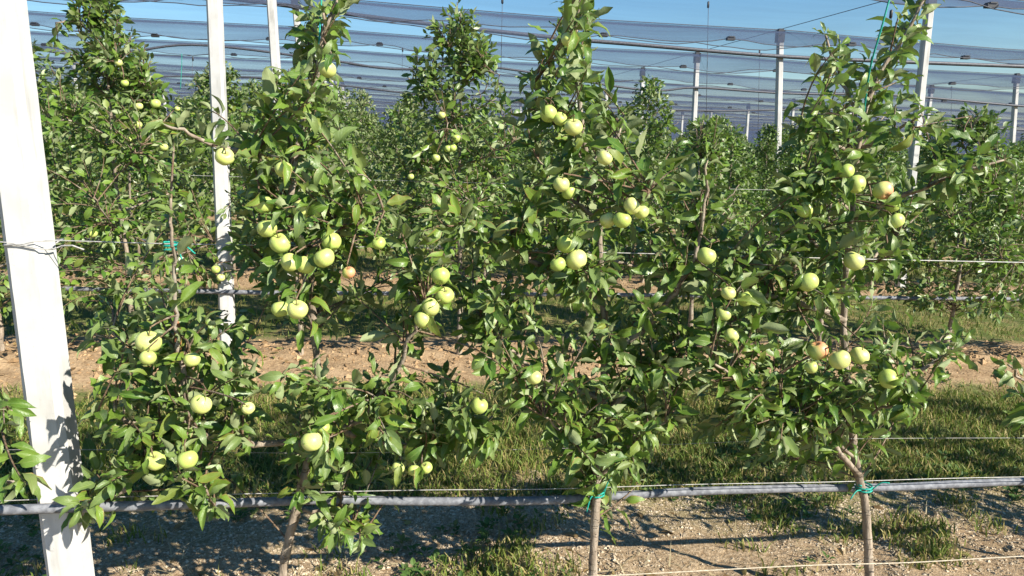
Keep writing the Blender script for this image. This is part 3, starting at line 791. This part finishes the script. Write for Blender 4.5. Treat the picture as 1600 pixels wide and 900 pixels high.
CLA = 'pale green apple in the largest apple cluster, above the trellis wire'
TA = [(440, 905), (462, 800), (488, 690), (497, 600), (487, 480), (470, 400), (455, 300), (470, 200), (495, 120), (505, 60), (530, 0), (545, -40)]
LA = [[(487, 690), (430, 694), (350, 690), (300, 660), (285, 590), (278, 510), (272, 430), (268, 370), (267, 310)],
      [(300, 665), (240, 715), (190, 765), (145, 800)], [(300, 665), (312, 730), (335, 790)],
      [(492, 690), (560, 655), (610, 600), (640, 530), (668, 480)], [(455, 280), (400, 245), (330, 225), (255, 195)],
      [(470, 400), (530, 360), (600, 330)], [(490, 660), (600, 690), (700, 690), (770, 650)], [(462, 800), (520, 800), (570, 830)],
      [(285, 590), (220, 560), (160, 510)], [(285, 620), (340, 580), (380, 550)], [(300, 660), (220, 660), (150, 650)],
      [(487, 480), (440, 440), (410, 380)], [(480, 160), (500, 90), (505, 20)]]
PA = [(505, 35, 40, 50, 6), (480, 120, 50, 45, 7), (490, 200, 55, 50, 8), (460, 285, 65, 45, 8), (400, 265, 35, 55, 5), (342, 175, 14, 35, 1), (285, 200, 35, 18, 1), (560, 300, 40, 45, 5),
      (580, 370, 50, 45, 6), (395, 370, 40, 50, 6), (470, 370, 70, 60, 7), (520, 450, 55, 28, 4), (450, 455, 40, 25, 3), (665, 440, 55, 60, 10), (640, 400, 40, 40, 4),
      (560, 600, 80, 50, 6), (480, 600, 50, 30, 3), (640, 640, 90, 50, 13), (720, 620, 60, 50, 8), (700, 690, 85, 42, 10), (560, 690, 80, 42, 9), (480, 725, 45, 50, 5), (500, 650, 60, 40, 6), (555, 815, 50, 32, 6),
      (266, 335, 14, 25, 1), (250, 455, 60, 22, 3), (175, 510, 55, 45, 5), (270, 520, 75, 50, 9), (355, 540, 45, 60, 6), (200, 590, 60, 45, 6), (290, 605, 80, 50, 10), (370, 620, 45, 50, 6),
      (180, 665, 50, 35, 5), (270, 680, 85, 38, 9), (350, 690, 45, 38, 4), (165, 735, 40, 28, 3), (290, 735, 55, 28, 4), (330, 785, 30, 20, 3), (140, 785, 22, 18, 2), (230, 490, 50, 30, 2)]
AA = [(511, 108, 15, 'pale green apple high up near a treetop, below two leafy leaders'), (351, 245, 16, 'single pale apple at the base of a long outward pointing shoot', 'open'),
      (443, 265, 14, 'half hidden green apple just above the largest apple cluster')] + \
     [(x, y, r, CLA, 'open') for x, y, r in ((412, 320, 17), (472, 327, 16), (417, 357, 17), (438, 380, 17), (518, 378, 17), (507, 403, 17), (477, 414, 16), (453, 410, 16))] + \
     [(x, y, r, 'green apple in the pair hanging just below the largest apple cluster', 'open') for x, y, r in ((438, 483, 15), (465, 484, 16))] + \
     [(545, 426, 11, 'small apple with tan cheek beside the largest cluster', 'open', 'blush'), (592, 380, 12, 'lone apple on the short side branch beside the largest cluster')] + \
     [(x, y, r, 'green apple in the tight group of four ending a rising side limb', 'open') for x, y, r in ((688, 431, 16), (695, 462, 15), (672, 480, 16), (660, 500, 14))] + \
     [(750, 571, 14, 'shaded green apple under the tight group of four', 'open'), (749, 634, 14, 'round sunlit apple at the rim of the low leafy mass', 'open'),
      (487, 690, 17, 'green apple hanging right beside the leaning trunk', 'open'), (505, 668, 11, 'small green apple tucked above the one beside the leaning trunk')] + \
     [(x, y, r, 'green apple peeping out beneath the low leafy mass above the hose') for x, y, r in ((622, 731, 11), (647, 735, 10), (666, 731, 10))] + \
     [(232, 535, 20, 'large apple on the limb beside the near post, above a smaller one', 'open'), (231, 559, 13, 'smaller apple directly under the large one beside the near post', 'open'),
      (300, 562, 14, 'green apple behind leaves beside the red-brown limb stub'), (314, 632, 18, 'large apple split by a leaf, midway down the drooping side limb', 'open')] + \
     [(x, y, r, 'pale apple of the low pair over the hose, close to the near post', 'open') for x, y, r in ((243, 720, 17), (293, 718, 16))] + [(388, 638, 11, 'half hidden apple between the near limb and the leaning trunk')]
near_tree('tall slim apple tree with leaning trunk, big apple cluster and drooping side limb', TA, LA, PA, AA, clear=((268, 384, 17), (274, 400, 12)))

TB = [(925, 905), (932, 780), (940, 650), (947, 540), (940, 450), (935, 330), (917, 250), (905, 150), (900, 60), (906, 0), (908, -40)]
LB = [[(917, 260), (870, 200), (835, 130)], [(938, 470), (860, 420), (780, 380), (715, 350)], [(935, 340), (975, 330), (1015, 300)], [(945, 560), (1020, 500), (1075, 420), (1100, 330), (1105, 250)],
      [(947, 620), (870, 600), (800, 550), (740, 480)], [(940, 660), (1000, 600), (1080, 560), (1150, 500)], [(935, 745), (895, 690), (850, 650)], [(935, 745), (980, 700), (1040, 660)],
      [(937, 400), (1000, 420), (1050, 440)], [(917, 260), (960, 220), (975, 180)], [(935, 340), (880, 300), (840, 250)]]
PB = [(905, 28, 42, 45, 7), (900, 100, 52, 45, 8), (840, 150, 30, 45, 5), (900, 180, 60, 45, 8), (955, 215, 35, 50, 5), (910, 260, 60, 50, 7), (850, 260, 35, 45, 4), (985, 290, 45, 50, 6), (880, 340, 65, 50, 7),
      (790, 350, 75, 45, 8), (715, 355, 45, 40, 5), (755, 440, 70, 45, 8), (860, 455, 70, 40, 6), (950, 410, 55, 50, 7), (1040, 380, 50, 55, 7), (1100, 290, 45, 50, 6), (1050, 245, 25, 25, 2),
      (1110, 400, 55, 60, 8), (1020, 480, 50, 50, 5), (780, 525, 70, 45, 7), (880, 540, 60, 40, 5), (820, 590, 55, 35, 6), (900, 620, 70, 50, 9), (880, 680, 55, 40, 7), (960, 690, 60, 50, 8),
      (1030, 640, 60, 45, 6), (920, 735, 55, 25, 4), (985, 735, 35, 22, 3), (1060, 560, 65, 45, 6), (965, 600, 45, 50, 6), (1040, 530, 60, 45, 6), (1085, 470, 50, 40, 4), (985, 520, 45, 45, 5), (945, 500, 40, 30, 3)]
AB = [(896, 199, 15, 'single cream apple on the straight stem, below the pointed treetop', 'open'), (945, 247, 13, 'green apple beside the stem, under the single cream apple'), (888, 62, 12, 'pale apple hidden in the pointed treetop'),
      (857, 178, 14, 'apple among pale leaves beside the single cream apple'), (875, 186, 12, 'apple among pale leaves beside the single cream apple')] + \
     [(x, y, r, 'green apple of the shaded pair between the straight stem and its cream apple', 'open') for x, y, r in ((877, 288, 14), (889, 300, 13))] + \
     [(x, y, r, 'yellow-green apple in the round bunch of four beside the straight stem', 'open') for x, y, r in ((987, 322, 15), (1002, 331, 13), (972, 344, 15), (950, 344, 14))] + \
     [(x, y, r, 'pale apple in the bunch of three hanging in front of dark leaves', 'open') for x, y, r in ((884, 382, 16), (872, 413, 13))] + \
     [(901, 406, 19, 'biggest apple of the bunch of three hanging in front of dark leaves', 'open'), (835, 590, 13, 'apple low among the leaves above the twine-tied trunk'),
      (1104, 400, 16, 'single pale apple on the shoot between two trunks', 'open')] + \
     [(x, y, r, 'apple in the loose string of four between two trunks', *o) for x, y, r, o in ((1138, 458, 12, ()), (1165, 467, 14, ('open',)), (1131, 490, 13, ()), (1143, 524, 13, ('open',)))]
near_tree('slim apple tree with upright pale trunk bound to the hose by dark green twine', TB, LB, PB, AB)

TC = [(1358, 905), (1352, 790), (1336, 715), (1324, 600), (1318, 500), (1322, 420), (1331, 330), (1340, 240), (1350, 180), (1378, 110), (1412, 60), (1440, 5), (1450, -25)]
LC = [[(1346, 195), (1315, 125), (1290, 55)], [(1335, 340), (1400, 312), (1480, 278), (1568, 250)], [(1325, 420), (1270, 380), (1220, 330)], [(1320, 500), (1240, 470), (1170, 450), (1140, 400)],
      [(1345, 745), (1270, 660), (1180, 610), (1110, 560)], [(1326, 620), (1400, 590), (1470, 560), (1505, 530)], [(1336, 715), (1290, 670), (1230, 640)], [(1330, 650), (1380, 640), (1430, 620)],
      [(1343, 240), (1290, 220), (1250, 200)], [(1345, 230), (1400, 200), (1440, 180)], [(1331, 330), (1290, 300), (1250, 290)], [(1322, 440), (1370, 400), (1400, 370)]]
PC = [(1298, 65, 30, 30, 3), (1420, 35, 30, 35, 3), (1380, 115, 45, 35, 5), (1310, 150, 50, 45, 7), (1420, 190, 45, 38, 5), (1270, 215, 50, 40, 6), (1350, 240, 65, 50, 9), (1285, 300, 65, 50, 8), (1390, 310, 50, 48, 6),
      (1480, 272, 35, 25, 4), (1545, 255, 28, 15, 2), (1220, 340, 45, 50, 5), (1190, 400, 50, 50, 6), (1290, 390, 65, 50, 8), (1370, 390, 50, 50, 6), (1310, 460, 65, 30, 4), (1210, 460, 55, 50, 6),
      (1150, 500, 55, 50, 7), (1230, 540, 60, 42, 8), (1130, 600, 65, 48, 8), (1220, 620, 75, 50, 12), (1300, 600, 80, 50, 12), (1390, 570, 65, 42, 9), (1470, 540, 35, 28, 5), (1340, 655, 55, 45, 8),
      (1260, 690, 55, 38, 7), (1180, 680, 55, 40, 6), (1130, 655, 45, 38, 5), (1430, 605, 45, 32, 6), (1370, 510, 40, 22, 3)]
AC = [(1322, 268, 13, 'green apple of the shaded pair below the forked treetop', 'open'), (1338, 288, 15, 'green apple of the shaded pair below the forked treetop', 'open'),
      (1380, 298, 16, 'pink-cheeked apple, top of the string of three under the forked top', 'open', 'blush'), (1394, 321, 12, 'green apple squeezed between the pink-cheeked and the cream apple'),
      (1400, 345, 14, 'cream apple ending the string of three under the forked top', 'open'), (1334, 408, 17, 'large round apple hanging alone over the trunk gap', 'open'),
      (1263, 441, 16, 'dark green shaded apple hanging alone below the crown', 'open'), (1258, 328, 14, 'apple deep in shade with one bright sliver'),
      (1278, 548, 17, 'rosy apple at the head of the low row of apples', 'open', 'blush')] + \
     [(x, y, r, 'green apple in the low row beside the rosy apple', 'open') for x, y, r in ((1312, 562, 17), (1343, 556, 15))] + \
     [(1388, 592, 17, 'leaf-shaded pale apple at the outer end of the low limb', 'open'), (1268, 574, 11, 'small shaded apple tucked under the rosy apple')]
near_tree('fork-topped apple tree with curved pale trunk tied by bright green twine', TC, LC, PC, AC, clear=((1375, 60, 12), (1368, 85, 12), (1384, 25, 12), (1350, 762, 20)))

def crown(T, base, h, w, n, size, spacing, nvar, z0=.55, leafy=.22):
    """generic column crown in world units"""
    b = np.array(base)
    for i in range(13):
        f = (i + .5) / 13; z = z0 + (h - z0 - .25) * f; a = i * 2.4 + random.uniform(-.5, .5); ln = w * (1 - .68 * f) * random.uniform(.7, 1.1)
        p0 = b + np.array([0, 0, z]); p1 = p0 + np.array([math.cos(a) * ln * .6, math.sin(a) * ln * .6, .10]); p2 = p0 + np.array([math.cos(a) * ln, math.sin(a) * ln, .14 + random.uniform(-.15, .12)])
        T.limb([p0, p1, p2], .008, .003)
    for _ in range(n):
        f = random.random() ** 1.05; z = z0 - .12 + (h - z0 + .12) * f; a = random.uniform(0, 6.283)
        q = w * (1.0 - f) ** .65 * math.sqrt(random.uniform(.05, 1)) * random.uniform(.8, 1.15) + .06
        T.twig(b + np.array([math.cos(a) * q, math.sin(a) * q, z]), size, spacing, nvar, leafy, .0025, 3)
# neighbours standing outside the frame whose shoots reach in
def extra_r(T): crown(T, T.trunk[0], 2.2, .42, 90, .08, .024, 12)
near_tree('apple tree past the fork-topped one, only a few low shoots showing', [(1800, 905), (1795, 700), (1790, 450), (1790, 250)],
          [[(1795, 690), (1690, 650), (1620, 610), (1575, 570)], [(1795, 760), (1690, 720), (1620, 680)]], [(1600, 645, 18, 30, 3), (1572, 580, 8, 18, 1)], [], extra_r)
def extra_l(T): crown(T, T.trunk[0], 2.1, .30, 45, .08, .024, 12)
near_tree('apple tree behind the near concrete post, low shoots passing in front of it', [(-215, 905), (-215, 700), (-220, 450), (-225, 250)],
          [[(-215, 780), (-80, 760), (10, 752), (75, 758)], [(-215, 760), (-80, 720), (0, 670), (18, 640)]], [(45, 748, 25, 8, 1), (5, 655, 10, 25, 1)], [], extra_l)

for i, dx in enumerate((.95, 1.85, 2.75)):        # the row runs on past the frame and shades the alley
    b0 = at(1800, 905, V1); x = b0.x + dx; base = Vector((x, V1 + .03 * i, G(x) - .02)); h = 2.15 + .08 * i
    T = Tree([np.array(base)] + [np.array(base) + np.array([random.uniform(-.03, .03), random.uniform(-.03, .03), h * t]) for t in (.15, .4, .7, 1.0)], .02, .004); T.front = V1
    crown(T, base, h, .45, 90, .085, .03, 6, .6)
    root = empty('apple_tree', base); tag(root, 'first row apple tree standing farther along, beyond the last shoots that show', 'apple tree', 'apple trees of the first row')
    T.build(root, MID, 'm', LEAF_FAR, 0, base, 7)

# twine and ties of the first row
def tie(name, p, r, label, tails):
    P = []
    for i in range(34):
        a = 2 * math.pi * 2.6 * i / 33; P.append(np.array(p) + np.array([math.cos(a) * r, math.sin(a) * r, -.012 + .026 * i / 33]))
    b = Bag().add(tube(P, .003, 5))
    for dx, dy, dz in tails:
        s = np.array(p) + np.array([math.copysign(r, dx) * .8, -r * .6, 0]); b.add(tube(catmull([s, s + np.array([dx * .5, dy * .5, dz * .5 + .012]), s + np.array([dx, dy, dz])], 4), .0022, 5))
    ob = link(name, b.mesh(name, TWINE, True, p), None, p); return tag(ob, label, 'twine')
tie('twine_tie', at(268, 386, 1.95), .017, 'blue-green twine tie holding a shoot to the trellis wire', [(.05, -.01, -.015), (.02, -.01, -.05)])
tie('twine_tie', at(933, 770, 2.0), .022, 'dark green twine wound round the upright pale trunk', [(-.02, -.01, -.05), (.02, -.01, .06)])
tie('twine_tie', at(1350, 762, 2.0), .024, 'bright green twine knotted round the curved pale trunk', [(.045, -.02, .03), (-.05, -.02, -.02)])
strand('support_twine', catmull([at(1348, 190, 2.0), at(1359, 110, 1.90), at(1377, 45, 1.86), at(1395, -20, 1.86), at(1450, -220, 1.9)], 4), .0026, TWINE, 'green twine rising from the forked treetop to the net cable', 'twine', sides=5)
strand('support_twine', catmull([at(497, 120, 1.97), at(499, 60, 1.97), at(503, -10, 1.98), at(520, -220, 2.0)], 4), .0024, TWINE, 'green twine rising from the treetop above the largest apple cluster', 'twine', sides=5)
strand('support_twine', catmull([at(282, 140, 5.02), at(283, 118, 5.02), at(284, 100, 5.02), at(284, 84, 5.02)], 4), .002, TWINE, 'thin green twine hanging beside a tall second row tree', 'twine', sides=5)
# red-brown limb stub
strand('limb_stub', catmull([at(276, 560, 1.90), at(278, 525, 1.90), at(276, 496, 1.90)], 3), [.010, .010, .0095, .009, .008, .006, .002], simple('red_brown_stub', (0.19, 0.07, 0.03), (0.30, 0.13, 0.06), 60, .7), 'red-brown pruned stub standing up from the drooping side limb', 'stub', sides=7)

# ------------------------------------------------------------------ second row
V2 = 5.0
strand('drip_hose', along(V2 - .05, [(-150, 446), (100, 451), (400, 457), (660, 459), (1000, 461), (1340, 465), (1750, 469)]), .016, HOSE, 'grey drip hose slung along the second row', 'hose', sides=8)
strand('trellis_wire', along(V2 - .03, [(-150, 262), (600, 282), (1500, 304), (1750, 310)]), .0014, WIRE, 'thin trellis wire through the crowns of the second row', 'wire')
strand('drip_hose', along(ROW_Y[2] - .05, [(-150, 372), (400, 378), (1000, 392), (1750, 402)]), .016, HOSE_DARK, 'dark drip hose along the third row', 'hose', sides=6)
def leaders(T, b, h, k):
    """fill the upper cone, then a few single upright shoots at the tip"""
    for _ in range(66):
        dz = random.uniform(0, 1) ** .8 * 1.15; q = (.04 + k * dz) * math.sqrt(random.random()); a = random.uniform(0, 6.28)
        T.twig(b + np.array([math.cos(a) * q, math.sin(a) * q, h - dz - .03]), .062, .024, 6, .22, .003, 3)
    for _ in range(5):
        x, y = random.gauss(0, .12), random.gauss(0, .10); z = h - abs(x) * 1.6 + random.uniform(-.05, .10)
        P = np.array([b + np.array([x * .3, y * .3, h - .55]), b + np.array([x * .8, y * .8, z - .2]), b + np.array([x, y, z])]); T.twigs.add(tube(catmull(P, 4), .003, 4, False))
        Q = polyline_points(catmull(P, 4), .022); ang = random.uniform(0, 6.28)
        for i in range(len(Q) // 4, len(Q) - 1):
            T.leaves.append(make_leaf(Q[i], unit(Q[i + 1] - Q[i]), ang, .8, .055 * random.uniform(.7, 1.1), 6)); ang += 2.4
def second_tree(px, height, w, label, n, apples=(), z0=.6, lean=0):
    g = at(px, 565, V2); base = Vector((g.x, V2 + random.uniform(-.05, .05), G(g.x) - .02))
    b = np.array(base); P = [b] + [b + np.array([lean * t * .3 + random.uniform(-.02, .02), random.uniform(-.02, .02), height * t]) for t in (.12, .3, .5, .7, .85, 1.0)]
    T = Tree(P, .026, .004); T.front = V2
    crown(T, base, height, w, n, .07, .023, 6, z0)
    leaders(T, b + np.array([lean * .3, 0, 0]), height, .42 if w > .6 else .34)
    root = empty('apple_tree', base); tag(root, label, 'apple tree', 'apple trees of the second row')
    for x, y, r in apples:
        v = V2 - .27; r *= random.uniform(.75, .95); c = at(x, y, v); top = apple(c, r * to_px(c)[2] / FPX, 'small green apple on the ' + label.split(',')[0], 'apples on the second row trees', tilt=(.2, .1))
        T.bare_twig(top, .003)
        T.leaves = [L for L in T.leaves if not (L.p[1] < v + .03 and math.hypot(to_px(L.p + L.R[:, 1] * L.s * .5)[0] - x, to_px(L.p + L.R[:, 1] * L.s * .5)[1] - y) < r * random.choice((0, .6, 1.1)))]
    T.build(root, MID, 'm', LEAF_FAR, 90, base, 7)
second_tree(8, 2.0, .56, 'second row apple tree beside the near post, trunk bare below', 179)
second_tree(212, 2.42, .66, 'tall pointed apple tree of the second row, between two posts', 307,
            [(185, 98, 7), (195, 130, 7), (217, 166, 8), (243, 162, 8), (277, 170, 5), (215, 195, 8), (203, 218, 6), (256, 230, 8), (145, 365, 8), (237, 405, 8)], .62)
second_tree(470, 1.98, 0.47, 'second row tree hidden behind the big apple cluster, grey trunk showing', 179, [(337, 421, 8), (345, 434, 7)], .85)
second_tree(718, 2.45, .70, 'tall many-tipped second row tree, seen between two first row crowns', 307, [(690, 180, 7), (713, 216, 8), (707, 231, 8), (681, 247, 8), (642, 276, 6), (700, 232, 7)], .85)
second_tree(915, 1.87, 0.50, 'second row tree behind the straight-stemmed one, knobbly trunk base showing', 166, (), .85)
second_tree(1075, 1.82, 0.50, 'short second row tree between the twine-bound and fork-topped trees', 166, (), .8)
second_tree(1275, 1.92, 0.52, 'second row tree hidden behind the fork-topped tree', 179, (), .7)
second_tree(1480, 2.02, .62, 'conical second row tree with dark bare trunk, past the fork-topped tree', 333, [(1432, 205, 5), (1508, 213, 5)], .62, .25)
second_tree(1660, 1.98, 0.59, 'second row tree at the outer edge, past the conical one', 205)

# ------------------------------------------------------------------ rows behind
PROTO = []
for s in range(5):
    random.seed(100 + s); h = [2.05, 2.2, 1.95, 2.12, 2.28][s]
    base = Vector((0, 0, 0)); P = [np.array([0, 0, -.03])] + [np.array([random.uniform(-.03, .03), random.uniform(-.03, .03), h * t]) for t in (.15, .35, .6, .8, 1.0)]
    T = Tree(P, .026, .004); crown(T, base, h, .66, 250, .076, .026, 6, .5, .24)
    leaders(T, np.array([0, 0, 0.0]), h, .40)
    tk = Bag().add(tube(T.trunk, T.r, 6))
    for C, R in T.limbs: tk.add(tube(C, R, 4))
    PROTO.append((tk.mesh('trunk', BARK), merge_leaves('crown', T.leaves, MID, LEAF_FAR, base)))
random.seed(77)
ORD = {2: 'third', 3: 'fourth', 4: 'fifth', 5: 'sixth', 6: 'seventh', 7: 'eighth', 8: 'ninth'}
ap_i = 0
for k in range(2, 9):
    v = ROW_Y[k]; x = -.95 * v - 1
    while x < 1.15 * v + 1.5:
        if in_view(x, v, 1.3 + G(x), 70):
            tm, cm = random.choice(PROTO); sc = random.uniform(.88, 1.08) * (1.05 if x < 0 else .97)
            root = empty('apple_tree', (x, v + random.uniform(-.08, .08), G(x))); root.rotation_euler.z = random.uniform(0, 6.28); root.scale = (sc, sc, sc)
            tag(root, 'leafy apple tree in the %s row of the orchard' % ORD[k], 'apple tree', 'apple trees in the %s row' % ORD[k])
            link('trunk', tm, root); link('crown', cm, root)
        x += .95 + random.uniform(-.08, .08)
# far rows that read as one mass
far = []
for k in list(range(9, 16)) + [18, 22, 27, 33, 40, 46]:
    v = ROW_Y[k]; x = -.9 * v
    while x < 1.15 * v:
        h = random.uniform(1.75, 2.1)
        for _ in range(120 if k < 16 else 45):
            L = Leaf(); f = random.random(); q = .55 * (1 - .75 * f); a = random.uniform(0, 6.28)
            L.p = np.array([x + math.cos(a) * q * random.uniform(.3, 1), v + math.sin(a) * q, G(x) + .5 + (h - .5) * f])
            d = unit(rng.normal(0, 1, 3)); n0 = UPV + rng.normal(0, .6, 3); n = unit(n0 - d * d.dot(n0)); L.R = np.stack([np.cross(d, n), d, n], 1)
            L.s = random.uniform(.13, .24) * (1 if k < 16 else 1.6); L.v = random.randrange(6); L.age = 0; far.append(L)
        x += .95
o = link('far_tree_rows', merge_leaves('far_tree_rows', far, MID, LEAF_FAR, (0, 0, 0)), kind='stuff')
tag(o, 'hazy band of distant apple rows under the farthest nets', 'trees')
